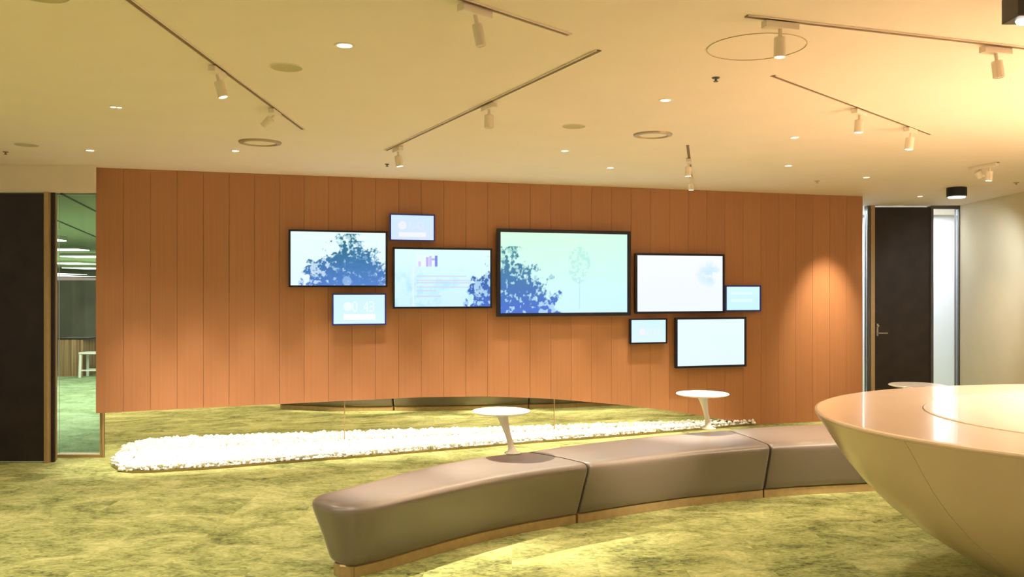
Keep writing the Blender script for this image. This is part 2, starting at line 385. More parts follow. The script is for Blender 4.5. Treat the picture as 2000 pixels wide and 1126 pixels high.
# ------------------------------------------------------------------ pebble bed
fe = [(219, 918), (240, 923), (300, 922), (420, 915), (540, 905), (700, 893), (904, 876), (1040, 864.5), (1200, 853), (1340, 841), (1474, 829)]
fr_s = []; fr_d = []
for x, y in fe:
    p = P(x, y); v = Vector((p.x, p.y))-WA; fr_s.append(v.dot(WD)); fr_d.append(v.dot(WN))
fr_s = np.array(fr_s); fr_d = np.array(fr_d)
sa = fr_s[0]; 
def bed_w(s):
    w = float(np.interp(s, fr_s, fr_d))
    if s < sa: return 0
    if s < sa+.14: w *= math.sqrt(max(0, 1-((sa+.14-s)/.14)**2))*.35+.65
    return w
ico = bmesh.new(); bmesh.ops.create_icosphere(ico, subdivisions=1, radius=1)
iv = np.array([v.co[:] for v in ico.verts]); ifc = np.array([[v.index for v in f.verts] for f in ico.faces]); ico.free()
V = []; Fc = []; cnt = 0
s = sa-.02
rs = np.random.RandomState(3)
SE = fr_s[-1]
while s < SE:
    w = bed_w(max(s, sa+.001)); d = .025
    while d < max(w-.015, .03):
        for lay in range(2):
            r = rs.uniform(.016, .026)
            c = WA+WD*(s+rs.uniform(-.02, .02))+WN*(max(d+rs.uniform(-.015, .015), r+.012))
            R = rs.uniform(.75, 1.25, 3)*r; R[2] *= .8
            z0 = R[2]+lay*.030*(1 if rs.rand() < .8 else .5)+.004
            an = rs.uniform(0, 6.28); ca, sn = math.cos(an), math.sin(an)
            q = iv*R; qx = q[:, 0]*ca-q[:, 1]*sn; qy = q[:, 0]*sn+q[:, 1]*ca
            V.append(np.c_[qx+c.x, qy+c.y, q[:, 2]+z0]); Fc.append(ifc+cnt*len(iv)); cnt += 1
        d += .034
    s += .034
n0 = cnt*len(iv); gs = np.linspace(sa, SE, 80)              # fine white grit under the pebbles
for s in gs:
    w = max(bed_w(s)-.02, .012)
    V.append(np.array([wall_pt(s, .022, .012)[:], wall_pt(s, .022, w)[:]]))
for i in range(79): a = n0+2*i; Fc.append(np.array([[a, a+1, a+3], [a, a+3, a+2]]))
V = np.vstack(V); Fc = np.vstack(Fc)
me = bpy.data.meshes.new('pebble_bed'); me.from_pydata(V.tolist(), [], Fc.tolist()); me.materials.append(M_stone)
for p in me.polygons: p.use_smooth = True
pb = bpy.data.objects.new('pebble_bed', me); COL.objects.link(pb)
tag(pb, 'wedge-shaped bed of small white pebbles on the carpet along the mirror', 'pebbles', kind='stuff')
# steel edging in front of the pebbles
bm = bmesh.new(); pr = None
for s in np.linspace(sa-.03, SE, 70):
    w = bed_w(max(s, sa+.001)) if s < SE else .02
    pts = [wall_pt(s, 0.001, w+.012), wall_pt(s, .022, w+.012), wall_pt(s, .022, w+.018), wall_pt(s, 0.001, w+.018)]
    vv = [bm.verts.new(p) for p in pts]
    if pr:
        for i in range(4): bm.faces.new((pr[i], pr[(i+1) % 4], vv[(i+1) % 4], vv[i]))
    else: bm.faces.new(vv)
    pr = vv
bm.faces.new(pr)
o = obj('bed_edging', bm, M_chrome); tag(o, 'thin dark metal edging along the front of the white pebble bed', 'edging')
# ------------------------------------------------------------------ displays
def vnoise(h, w, cell, seed, octv=3):
    r = np.random.RandomState(seed); out = np.zeros((h, w)); amp = 1; tot = 0
    for k in range(octv):
        c = cell/2**k; gh, gw = int(h/c)+3, int(w/c)+3; g = r.rand(gh, gw)
        yy = np.arange(h)/c; xx = np.arange(w)/c; y0 = yy.astype(int); x0 = xx.astype(int)
        fy = (yy-y0)[:, None]; fx_ = (xx-x0)[None]; fy = fy*fy*(3-2*fy); fx_ = fx_*fx_*(3-2*fx_)
        a = g[y0][:, x0]; b = g[y0][:, x0+1]; c_ = g[y0+1][:, x0]; d = g[y0+1][:, x0+1]
        out += amp*((a*(1-fx_)+b*fx_)*(1-fy)+(c_*(1-fx_)+d*fx_)*fy); tot += amp; amp *= .6
    return out/tot
TR = {}
def tree_canvas():
    h, w = 240, 420                                                # u -1..1, v 0..1 upwards
    v = np.linspace(1, 0, h)[:, None]; u = np.linspace(-1, 1, w)[None]
    prof = np.interp(v[:, 0], [0, .12, .3, .45, .62, .75, .9, 1], [1.0, .95, .86, .70, .46, .24, .16, .08])[:, None]
    n = vnoise(h, w, 34, 5, 4); n2 = vnoise(h, w, 13, 9, 3)
    edge = prof-np.abs(u+.04*np.sin(v*9))
    m = edge+(n-.5)*1.15+(n2-.5)*.35
    core = np.clip(m*9, 0, 1)
    holes = np.clip((vnoise(h, w, 14, 21, 3)-.55-.20*np.clip(edge, 0, 1)+.10*(1-v))*12, 0, 1)
    return core*(1-holes*.75)
TC = tree_canvas()
def put_tree(img, X, Y, cx, top, bot, hw, ctop, cbot, a=1.0):
    u = (X-cx)/hw; v = (bot-Y)/(bot-top)
    iu = ((u+1)/2*(TC.shape[1]-1)); iv_ = ((1-v)*(TC.shape[0]-1))
    ok = (iu >= 0) & (iu < TC.shape[1]-1) & (iv_ >= 0) & (iv_ <= TC.shape[0]-1)
    m = np.where(ok, TC[np.clip(iv_, 0, TC.shape[0]-1).astype(int), np.clip(iu, 0, TC.shape[1]-1).astype(int)], 0)*a
    col = np.array(cbot)[None, None]*(1-v)[..., None]+np.array(ctop)[None, None]*v[..., None]
    return img*(1-m[..., None])+np.clip(col, 0, 255)*m[..., None]
FONT = {'0': '01110100011000110001100011000101110', '1': '00100011000010000100001000010001110', '2': '01110100010000100010001000100011111', '3': '11110000010000101110000010000111110',
 '4': '00010001100101010010111110001000010', '7': '11111000010001000100010000100001000', ':': '00000001000010000000001000010000000', 'I': '01110001000010000100001000010001110', 'N': '10001110011010110011100011000110001', 'Z': '11111000010001000100010001000011111', ' ': '0'*35}
def text(img, X, Y, s, x, y, hh, col, a):
    px = hh/7.0
    for i, ch in enumerate(s):
        bits = FONT[ch]
        for r in range(7):
            for c in range(5):
                if bits[r*5+c] == '1':
                    x0 = x+(i*5.9+c)*px*.62; y0 = y+r*px
                    m = (X >= x0) & (X < x0+px*.62+.3) & (Y >= y0) & (Y < y0+px)
                    img[m] = img[m]*(1-a)+np.array(col)*a
    return img
def rect(img, X, Y, x0, x1, y0, y1, col, a):
    m = (X >= x0) & (X < x1) & (Y >= y0) & (Y < y1); img[m] = img[m]*(1-a)+np.array(col)*a; return img
def disc(img, X, Y, cx, cy, r, col, a):
    m = (X-cx)**2+(Y-cy)**2 < r*r; img[m] = img[m]*(1-a)+np.array(col)*a; return img
def grad(X, Y, c0, c1, c2=None):                                    # top colour, bottom colour
    y0, y1 = Y.min(), Y.max(); t = ((Y-y0)/(y1-y0))[..., None]
    return np.array(c0)[None, None]*(1-t)+np.array(c1)[None, None]*t
def pic(k, X, Y):
    h, w = X.shape
    if k == 0:
        im = grad(X, Y, (226, 248, 252), (222, 240, 252))
        im = put_tree(im, X, Y, 686, 456, 562, 104, (30, 105, 120), (78, 122, 205)); im = put_tree(im, X, Y, 700, 470, 566, 70, (40, 110, 150), (84, 130, 208), .8)
        return disc(im, X, Y, 676, 548, 9, (190, 215, 245), .5)
    if k == 1:
        im = grad(X, Y, (200, 226, 255), (205, 224, 255)); im = disc(im, X, Y, 786, 440, 8, (238, 236, 255), .8)
        im = text(im, X, Y, '7:43', 797, 433, 15, (226, 232, 255), .5); return rect(im, X, Y, 779, 832, 453, 462, (240, 238, 255), .85)
    if k == 2:
        im = grad(X, Y, (215, 246, 250), (200, 236, 250))
        n = vnoise(h, w, 22, 31, 4); m = (np.clip((n-.45)*4, 0, 1)*np.clip((Y-515)/40, 0, 1)*.5)[..., None]
        im = im*(1-m)+np.array((150, 215, 240))*m
        im = rect(im, X, Y, 805, 808, 520, 598, (235, 238, 255), .8)
        for y, x1 in ((538, 910), (546, 932), (551, 920), (559, 912), (566, 850), (577, 860)): im = rect(im, X, Y, 812, x1, y, y+2.4, (205, 205, 248), .8)
        im = rect(im, X, Y, 812, 855, 498, 521, (238, 240, 255), .5)
        for x, c, y0 in ((816, (205, 195, 240), 510), (831, (175, 160, 235), 502), (837, (190, 180, 240), 500), (848, (90, 110, 215), 499)): im = rect(im, X, Y, x, x+5, y0, 520, c, .8)
        im = rect(im, X, Y, 842, 849, 504, 508, (120, 130, 225), .6)
        return put_tree(im, X, Y, 1000, 478, 606, 96, (40, 95, 140), (62, 105, 200))
    if k == 3:
        im = grad(X, Y, (202, 236, 252), (208, 240, 252)); im = disc(im, X, Y, 679, 598, 8.5, (240, 246, 255), .8)
        im = text(im, X, Y, '0 43', 688, 588, 21, (240, 246, 255), .85); return rect(im, X, Y, 671, 733, 613, 624, (250, 252, 255), .9)
    if k == 4:
        im = grad(X, Y, (205, 250, 222), (200, 238, 250)); t = np.clip((X-1100)/160, 0, 1)[..., None]*.3; im = im*(1-t)+np.array((195, 245, 245))*t
        n = vnoise(h, w, 7, 77, 3); bl = (((X-1129)/22)**2+((Y-517)/36)**2 < 1)&(n > .5); im[bl] = im[bl]*.5+np.array((160, 222, 215))*.5
        im = rect(im, X, Y, 1128.5, 1130.5, 540, 604, (165, 215, 225), .6)
        return put_tree(im, X, Y, 1002, 482, 616, 94, (60, 130, 140), (66, 108, 210))
    if k == 5:
        im = grad(X, Y, (238, 243, 255), (232, 240, 254)); n = vnoise(h, w, 16, 8, 3); m = (np.clip((n-.35)*4, 0, 1)*(np.clip(1-((X-1388)/32)**2-((Y-535)/28)**2, 0, 1)))[..., None]*.8
        return im*(1-m)+np.array((190, 225, 245))*m
    if k == 6:
        im = grad(X, Y, (205, 240, 250), (196, 238, 248))
        for y in (570, 584): im = rect(im, X, Y, 1428, 1470, y, y+5, (222, 246, 252), .8)
        return im
    if k == 7:
        im = grad(X, Y, (205, 238, 250), (215, 238, 252)); im = disc(im, X, Y, 1255, 647, 6, (240, 234, 248), .8); return text(im, X, Y, '2:13', 1262, 640, 13, (240, 234, 248), .7)
    return grad(X, Y, (226, 245, 255), (222, 240, 254))
def lin(c):
    c = np.clip(c/255., 0, 1); return np.where(c <= .04045, c/12.92, ((c+.055)/1.055)**2.4)
mS, nS, bS = nt('display_picture'); bS.inputs['Base Color'].default_value = (.01, .01, .01, 1); bS.inputs['Roughness'].default_value = .25
at = nS.nodes.new('ShaderNodeAttribute'); at.attribute_name = 'picture'
nS.links.new(at.outputs['Color'], bS.inputs['Emission Color']); bS.inputs['Emission Strength'].default_value = .83
M_bezel = mat('black_display_frame', (.006, .008, .02), .3, noise=.05); M_bezelb = mat('blue_black_display_frame', (.03, .05, .42), .3, noise=.05)
DSP = [('left display showing a large blue tree, beside the small one above', 563.5, 757, 449.5, 560.5, 4),
 ('small blue-framed display, topmost of all, showing faint digits', 761, 850, 417.5, 470.5, 3),
 ('display left of the largest one, with text lines and half a tree', 767, 961.5, 483.5, 602, 4),
 ('small display below the left tree display, showing 0 43', 648.5, 754.5, 572.5, 634.5, 3),
 ('largest central display with a blue tree and a pale thin tree', 970.5, 1232, 448.5, 617, 7),
 ('pale white display right of the largest one', 1241, 1415.5, 495, 611.5, 4),
 ('small pale display at the far right of the group', 1416.5, 1487, 556.5, 608, 3),
 ('smallest display, below right of the largest one', 1230.5, 1303.5, 621.5, 671, 3),
 ('blank pale display, lowest and furthest right of the big ones', 1319.5, 1458, 619, 717, 4)]
for k, (lb, x0, x1, y0, y1, bz) in enumerate(DSP):
    off = .12 if k in (4, 8) else (.088 if k == 6 else .10)
    a = wall_hit(x0, (y0+y1)/2, off); b_ = wall_hit(x1, (y0+y1)/2, off)
    xc = (x0+x1)/2; t_ = wall_hit(xc, y0, off); u_ = wall_hit(xc, y1, off)
    w = math.hypot(b_.x-a.x, b_.y-a.y); hh = t_.z-u_.z
    cx, cy, cz = (a.x+b_.x)/2, (a.y+b_.y)/2, (t_.z+u_.z)/2
    if k == 6: cx += .0; 
    D = thing('display', lb, 'screen', (cx, cy, cz), WROT, 'displays on the copper wall')
    bw = bz*w/(x1-x0); mt_ = M_bezelb if k in (1, 3, 6) else M_bezel; tb = bw*.9
    bm = bmesh.new()
    box(bm, -w/2, w/2, 0, .012, hh/2-tb, hh/2); box(bm, -w/2, w/2, 0, .012, -hh/2, -hh/2+tb)
    box(bm, -w/2, -w/2+bw, 0, .012, -hh/2+tb, hh/2-tb); box(bm, w/2-bw, w/2, 0, .012, -hh/2+tb, hh/2-tb)
    obj('frame', bm, mt_, D)
    obj('housing', B(-w/2+.004, w/2-.004, .0125, .045, -hh/2+.004, hh/2-.004), M_black, D, bevel=.004)
    obj('wall_bracket', B(-w*.3, w*.3, .046, off-.031, -hh*.25, hh*.25), M_black, D)
    W2, H2 = w/2-bw, hh/2-tb; nx = int(max(60, (x1-x0)*1.3)); ny = int(nx*H2/W2)
    gx_, gz = np.meshgrid(np.linspace(-W2, W2, nx), np.linspace(H2, -H2, ny))
    idx = np.arange(nx*ny).reshape(ny, nx)
    q = np.c_[idx[1:, :-1].ravel(), idx[1:, 1:].ravel(), idx[:-1, 1:].ravel(), idx[:-1, :-1].ravel()]
    me = bpy.data.meshes.new('screen'); me.from_pydata(np.c_[gx_.ravel(), np.full(nx*ny, .006), gz.ravel()].tolist(), [], q.tolist())
    PX, PY = np.meshgrid(np.linspace(x0+bz, x1-bz, nx), np.linspace(y0+bz*.9, y1-bz*.9, ny))
    im = lin(pic(k, PX, PY)); ca = me.color_attributes.new('picture', 'FLOAT_COLOR', 'POINT')
    ca.data.foreach_set('color', np.c_[im.reshape(-1, 3), np.ones(nx*ny)].astype(np.float32).ravel())
    me.materials.append(mS); o = bpy.data.objects.new('screen', me); COL.objects.link(o); o.parent = D
# ------------------------------------------------------------------ curved bench, three joined seats
ZT = .43
def edge(px, z=ZT): return [P(x, y, z) for x, y in px]
def resample(pl, n):
    pl = [Vector((p.x, p.y)) for p in pl]; d = [0]
    for a, b in zip(pl, pl[1:]): d.append(d[-1]+(b-a).length)
    t = np.linspace(0, d[-1], n)
    xs = np.interp(t, d, [p.x for p in pl]); ys = np.interp(t, d, [p.y for p in pl])
    for _ in range(3):
        xs[1:-1] = (xs[:-2]+2*xs[1:-1]+xs[2:])/4; ys[1:-1] = (ys[:-2]+2*ys[1:-1]+ys[2:])/4
    return [Vector((x, y)) for x, y in zip(xs, ys)]
segs = [([(690, 987), (725, 982), (780, 970.5), (870, 950), (960, 931.5), (1050, 917), (1147, 904.5)], [(658, 957), (705, 944), (780, 923), (855, 905), (930, 892), (987, 884.5), (1024, 881)], True),
 ([(1151.5, 903.8), (1250, 891.5), (1355, 880), (1460, 871.5), (1503, 868)], [(1029.5, 880.2), (1090, 871), (1180, 860), (1285, 849), (1341, 844), (1418, 838.5)], False),
 ([(1506, 867.8), (1565, 864), (1635, 861), (1720, 858), (1800, 857), (1880, 858)], [(1421, 838.3), (1470, 834), (1530, 830), (1600, 827), (1700, 823.5), (1800, 822)], False)]
prof = [(.07, .135), (.073, .115), (.088, .102), (.125, .090), (.25, .052), (.36, .016), (.385, .010), (.402, .011), (.415, .019), (.4245, .033), (ZT, .056)]
blabel = ['left seat of the curved taupe leather bench, with a rounded free end', 'middle seat of the curved taupe leather bench, between the two seams', 'right seat of the curved leather bench, running behind the cream counter']
for k, (fp, bp_, rend) in enumerate(segs):
    n = 40; Fp = resample(edge(fp), n); Bp = resample(edge(bp_), n)
    st = []                                                          # (centre, half width, long dir, pull factor, across factor, end inset)
    sec = []
    for i in range(n):
        c = (Fp[i]+Bp[i])/2; ac = (Bp[i]-Fp[i]); sec.append((c, ac.length/2+.02, ac.normalized()))
    rows = []
    def ring(c, hw, ac, ld, pull, acr, shr=0.0):
        r = []
        for z, ins in prof:
            p = c-ac*(hw-ins*acr-shr)-ld*ins*pull; r.append((p.x, p.y, z-(shr*.2 if z > .3 else 0)))
        nt_ = 8; zt = ZT-(shr*.2)
        w_ = hw-prof[-1][1]*acr-shr; cc = c-ld*prof[-1][1]*pull
        for j in range(1, nt_):
            p = cc-ac*w_*(1-2*j/nt_); r.append((p.x, p.y, zt+.006*math.sin(math.pi*j/nt_)*acr))
        for z, ins in prof[::-1]:
            p = c+ac*(hw-ins*acr-shr)-ld*ins*pull; r.append((p.x, p.y, z-(shr*.2 if z > .3 else 0)))
        return r
    if rend:
        c, hw, ac = sec[0]; ld = (sec[0][0]-sec[2][0]).normalized(); ac = Vector((-ld.y, ld.x)) if Vector((-ld.y, ld.x)).dot(ac) > 0 else Vector((ld.y, -ld.x))
        # blend direction over first stations
        for i in range(8):
            t = i/8; sec[i] = (sec[i][0], sec[i][1], (ac*(1-t)+sec[i][2]*t).normalized())
        R_ = min(.16, hw*.8); hw0 = sec[0][1]
        for a in np.linspace(90, 12, 9):
            ar = math.radians(a)
            rows.append(ring(c+ld*(R_*math.sin(ar)), hw0-R_*(1-math.cos(ar)), ac, ld, math.sin(ar), math.cos(ar)*.55+.45))
        rng = range(0, n)
    else: rng = range(0, n)
    for i in rng:
        c, hw, ac = sec[i]; ld = Vector((ac.y, -ac.x)); shr = 0
        e0 = (not rend and i == 0); e1 = (i == n-1)
        if e0 or e1:
            nb_ = sec[1 if e0 else n-2][0]; dr = (nb_-c).normalized()
            r0 = ring(c, hw, ac, ld, 0, 1, .014); r1 = ring(c+dr*.006, hw, ac, ld, 0, 1, .005); r2 = ring(c+dr*.018, hw, ac, ld, 0, 1, 0)
            rows += [r0, r1, r2] if e0 else [r2, r1, r0]
        else: rows.append(ring(c, hw, ac, ld, 0, 1))
    bm = bmesh.new(); vr = [[bm.verts.new(p) for p in r] for r in rows]; m_ = len(vr[0])
    for a, b in zip(vr, vr[1:]):
        for i in range(m_): bm.faces.new((a[i], a[(i+1) % m_], b[(i+1) % m_], b[i]))
    q_ = len(prof)
    for j in range(q_-1): bm.faces.new((vr[0][j], vr[0][j+1], vr[0][m_-2-j], vr[0][m_-1-j]))
    bm.faces.new([vr[0][i] for i in range(q_-1, m_-q_+1)])
    bm.faces.new(vr[-1][::-1])
    c0 = sec[n//2][0]
    for v in bm.verts: v.co.x -= c0.x; v.co.y -= c0.y
    t = thing('bench_seat', blabel[k], 'bench', (c0.x, c0.y, 0), 0, 'joined seats of the curved bench')
    o = obj('cushion', bm, M_leather, t, smooth=True)
    es = o.modifiers.new('e', 'EDGE_SPLIT'); es.split_angle = math.radians(52)
    if k < 2:                                                        # dark seam filling the joint to the next seat
        c, hw, ac = sec[-1]; dr = (sec[-1][0]-sec[-2][0]).normalized(); bm = bmesh.new(); rr_ = []
        for q_ in (-.004, .008):
            rr_.append([bm.verts.new((x-c0.x, y-c0.y, z)) for x, y, z in ring(c+dr*q_, hw, ac, Vector((ac.y, -ac.x)), 0, 1, .0085)])
        m_ = len(rr_[0]); bm.faces.new(rr_[0]); bm.faces.new(rr_[1][::-1])
        for i in range(m_): bm.faces.new((rr_[0][i], rr_[0][(i+1) % m_], rr_[1][(i+1) % m_], rr_[1][i]))
        obj('seam', bm, M_seam, t)
    # recessed plinth
    bm = bmesh.new(); rows = []
    pst = [(c-c0, hw, ac) for c, hw, ac in sec]
    rr = []
    ins = .125
    if rend:
        c, hw, ac = pst[0]; ld = (pst[0][0]-pst[2][0]).normalized()
        for a in np.linspace(90, 10, 7):
            ar = math.radians(a); q_ = .10
            rr.append((c+ld*(q_*math.sin(ar)-.045), hw-ins-q_*(1-math.cos(ar)), ac))
    rr += [(c, hw-ins, ac) for c, hw, ac in pst]
    for c, hw, ac in rr:
        f_, b2 = c-ac*max(hw, .03), c+ac*max(hw, .03)
        rows.append([bm.verts.new((p.x, p.y, z)) for p, z in ((f_, 0.001), (f_, .058), (f_+ac*.012, .0685), (b2-ac*.012, .0685), (b2, .058), (b2, 0.001))])
    for a, b in zip(rows, rows[1:]):
        for i in range(6): bm.faces.new((a[i], a[(i+1) % 6], b[(i+1) % 6], b[i]))
    bm.faces.new(rows[0]); bm.faces.new(rows[-1][::-1])
    obj('plinth', bm, M_plinth, t)
# ------------------------------------------------------------------ small tulip tables on the bench
def side_table(label, tx, ty, tz, bx, by, d):
    t = thing('side_table', label, 'table', (bx, by, ZT+.006), 0, 'small white tables fixed to the bench back')
    x, y, z = tx-bx, ty-by, tz-ZT-.006; r = d/2
    bm = lathe([(r*.5, z-.022), (r*.9, z-.017), (r*.99, z-.009), (r, z-.004), (r*.985, z)], 48)
    for v in bm.verts: v.co.x += x; v.co.y += y
    obj('tabletop', bm, M_white, t)
    pr_ = [(.062, 0), (.060, .004), (.034, .012), (.025, .035), (.021, .08), (.021, .13), (.026, .18), (.036, .24), (.048, z-.023)]
    bm = bmesh.new(); lathe(pr_, 24, bm=bm)
    for v in bm.verts:
        k_ = min(1, max(0, v.co.z/(z-.023))); v.co.x += x*k_**1.15; v.co.y += y*k_**1.15
    obj('stem', bm, M_white, t, smooth=True)
    return t
side_table('small round white table at the seam of the left and middle bench seats', -.077, 6.27, .74, 0.005, 6.27, .42)
side_table('small round white table in front of the copper wall, at the right seam', 1.605, 7.33, .74, 1.668, 7.38, .44)
side_table('small round white table showing just above the cream counter rim', 3.72, 7.98, .742, 3.72, 7.98, .50)
# ------------------------------------------------------------------ cream counter
KC = .65; ZC = H-KC; A_, B_ = 2.162, 1.643; ccx, ccy = 5.83*KC, 8.88*KC*1700/2200.0
ct = thing('reception_counter', 'large round glossy cream counter with a bowl-shaped body', 'counter', (ccx, ccy, 0))
pr2 = [(.50, 0.0), (.515, .03), (.56, .09), (.625, .17), (.695, .26), (.760, .35), (.828, .46), (.885, .58), (.927, .69), (.958, .79), (.978, .86), (1.0, ZC-.0215)]
N8 = 8; m1 = 14
for k in range(N8):
    a0 = math.radians(20+k*45)+.0010+math.pi; a1 = math.radians(20+(k+1)*45)-.0010+math.pi
    bm = bmesh.new(); g = []
    for sc_ in (1.0, .985):
        g.append([[bm.verts.new((r*sc_*A_*math.cos(a0+(a1-a0)*i/m1), r*sc_*B_*math.sin(a0+(a1-a0)*i/m1), z)) for i in range(m1+1)] for r, z in pr2])
    for h_ in (0, 1):
        for j in range(len(pr2)-1):
            for i in range(m1):
                f = (g[h_][j][i], g[h_][j][i+1], g[h_][j+1][i+1], g[h_][j+1][i]); bm.faces.new(f if h_ == 0 else f[::-1])
    for i in (0, m1):
        for j in range(len(pr2)-1): bm.faces.new((g[0][j][i], g[0][j+1][i], g[1][j+1][i], g[1][j][i]))
    for j in (0, len(pr2)-1):
        for i in range(m1): bm.faces.new((g[0][j][i], g[0][j][i+1], g[1][j][i+1], g[1][j][i]))
    o = obj('shell_panel', bm, M_counter, ct)
    for p in o.data.polygons: p.use_smooth = True
    es = o.modifiers.new('e', 'EDGE_SPLIT'); es.split_angle = math.radians(50)
ri = .735
bm = lathe([(ri, ZC-.021), (.97, ZC-.021), (1.0, ZC-.0208), (1.002, ZC-.012), (1.001, ZC-.004), (.995, ZC), (ri, ZC)], 128, A_, B_, caps=False)
vb = list(bm.verts); n_ = 128
for i in range(n_): bm.faces.new((vb[i], vb[(i+1) % n_], vb[6*n_+(i+1) % n_], vb[6*n_+i]))
obj('countertop', bm, M_counter, ct)
obj('inner_disc', lathe([(ri-.003, ZC-.021), (ri-.003, ZC+.003), (ri-.006, ZC+.006)], 128, A_, B_), mat('pale_counter_inset', (.84, .70, .55), .2, noise=.01, coat=.4), ct)
obj('groove', lathe([(ri+.001, ZC-.04), (ri+.001, ZC-.0215)], 96, A_, B_), M_frame, ct)
# ------------------------------------------------------------------ ceiling fittings
def track(label, pa, pb_, w=.022):
    a, b = C_(*pa), C_(*pb_); d = b-a; L = d.length
    t = thing('lighting_track', label, 'track', (a.x, a.y, CZ), math.atan2(d.y, d.x), 'slim lighting tracks in the ceiling')
    obj('channel', B(0, L, -w/2, w/2, -.004, -.0005), M_slot, t)
    obj('rail', B(0, L, -w/2-.006, -w/2-.001, -.007, -.0005), M_head, t); obj('rail', B(0, L, w/2+.001, w/2+.006, -.007, -.0005), M_head, t)
    return a, d.normalized()
def lamp_head(label, px, py, ex, ey, lit, adir, r=.030, power=0, tgt=None, cone=40, dr=0.0):
    """adapter on the track at pixel px,py, tube ending at pixel ex,ey"""
    a = C_(px, py); drop = .17 if py < 150 else .16
    # end of the tube on the same depth plus dr
    Y = a.y+dr; e = Vector(((ex-1000)/F*Y, Y, H-(ey-HZ)/F*Y))
    t = thing('track_spotlight', label, 'spotlight', (a.x, a.y, CZ-.008), 0, 'cream spotlights on the ceiling tracks')
    M = Matrix.Rotation(math.atan2(adir.y, adir.x), 4, 'Z'); e = e-a; e.z += .008
    obj('adapter', B(-.085, .085, -.020, .020, -.030, 0, M=M), M_head, t, bevel=.003)
    tot = Vector((e.x, e.y, e.z+.028)); L = tot.length; u = tot.normalized(); tl = max(.07, L*.72)
    s0 = e-u*tl; top = Vector((0, 0, -.029))
    obj('arm', tube_to(top, s0, .009, 10), M_head, t)
    M2 = Matrix.Translation(s0) @ u.to_track_quat('Z', 'Y').to_matrix().to_4x4()
    sh = lathe([(r*.6, 0.001), (r*.95, .004), (r, .010), (r, tl), (r*.86, tl), (r*.84, tl-.010)], 24, M=M2); obj('lamp_tube', sh, M_head, t)
    obj('lens', lathe([(r*.82, tl-.009), (r*.80, tl-.003)], 20, M=M2), M_lens if lit else M_lens_dim, t)
    if power:
        wp = a+e+Vector((0, 0, CZ-.008-CZ))+u*.01; wp.z = CZ-.008+e.z+u.z*.01; wp += u*.03
        spot('spotlight_beam', wp, tgt if tgt is not None else wp+u*3, power, cone, 1.0, rad=.03)
tk = {}
tk[1] = track('long track running down the left of the ceiling', (200, -40), (592, 252))
tk[2] = track('short track at the top middle edge of the ceiling', (800, -36), (1112, 67))
tk[3] = track('track rising to the right in the middle of the ceiling', (753, 293), (1170, 97))
tk[4] = track('track running off the upper right edge of the ceiling', (1458, 30), (2060, 99))
tk[5] = track('track in the right half of the ceiling, slanting down right', (1510, 147), (1818, 262))
tk[6] = track('very short steep track near the wall, right of centre', (1343, 283), (1351, 348))
tk[7] = track('short track at the far right near the cream wall', (1893, 327), (1950, 316))
ZN = Vector((0, 0, 0))
lamp_head('lit spotlight halfway along the long left track', 424, 132, 436, 190, True, tk[1][1], .026, 800, Vector((-.60, 5.25, .43)), 28)
lamp_head('unlit spotlight tilted left, near the end of the left track', 537, 214, 515, 248, False, tk[1][1])
lamp_head('pale spotlight at the top edge of the photo, middle', 928, 12, 940, 90, False, tk[2][1], .022)
lamp_head('unlit spotlight halfway along the middle rising track', 955, 202, 955, 250, False, tk[3][1])
lamp_head('brightly lit spotlight at the low end of the middle track', 777, 287, 781, 325, True, tk[3][1], .032, 950, Vector((-.05, 6.05, .43)), 32)
lamp_head('lit spotlight beside the thin ceiling circle, upper right', 1524, 40, 1523, 112, True, tk[4][1], .026, 950, Vector((.75, 6.75, .43)), 26)
lamp_head('unlit spotlight hanging near the upper right edge', 1945, 90, 1951, 152, False, tk[4][1], .026)
lamp_head('upper lit spotlight on the slanting right track', 1679, 213, 1677, 259, True, tk[5][1], .030, 750, Vector((2.35, 7.4, .43)), 36)
lamp_head('lower lit spotlight on the slanting right track', 1779, 249, 1775, 292, True, tk[5][1], .030, 25, wall_pt(wall_s(1600), .0, .1), 50)
lamp_head('nearer lit spotlight on the very short steep track', 1345, 310, 1344, 344, True, tk[6][1], .030, 850, Vector((1.45, 7.2, .43)), 30)
lamp_head('farther lit spotlight on the very short steep track', 1350, 345, 1350, 371, True, tk[6][1], .030)
lamp_head('left spotlight on the far right short track', 1908, 324, 1917, 346, True, tk[7][1], .036)
lamp_head('right spotlight on the far right short track', 1934, 319, 1931, 353, True, tk[7][1], .030)
def downlight(label, x, y, r=.035, lit=True, power=0, cone=110, col=WARM):
    p = C_(x, y); t = thing('downlight', label, 'ceiling light', (p.x, p.y, CZ), 0, 'small round downlights in the ceiling')
    bm = lathe([(r*.86, -.004), (r*1.12, -.005), (r*1.18, -.0005), (r*.86, -.0005)], 28, caps=False)
    v = list(bm.verts)
    for i in range(28): bm.faces.new((v[i], v[(i+1) % 28], v[84+(i+1) % 28], v[84+i]))
    obj('trim_ring', bm, M_head, t)
    obj('lens', lathe([(r*.85, -.003), (r*.85, -.0006)], 28), M_lens if lit else M_lens_dim, t)
    if power: spot('downlight_beam', (p.x, p.y, CZ-.02), (p.x, p.y, 0), power, cone, .9, col)
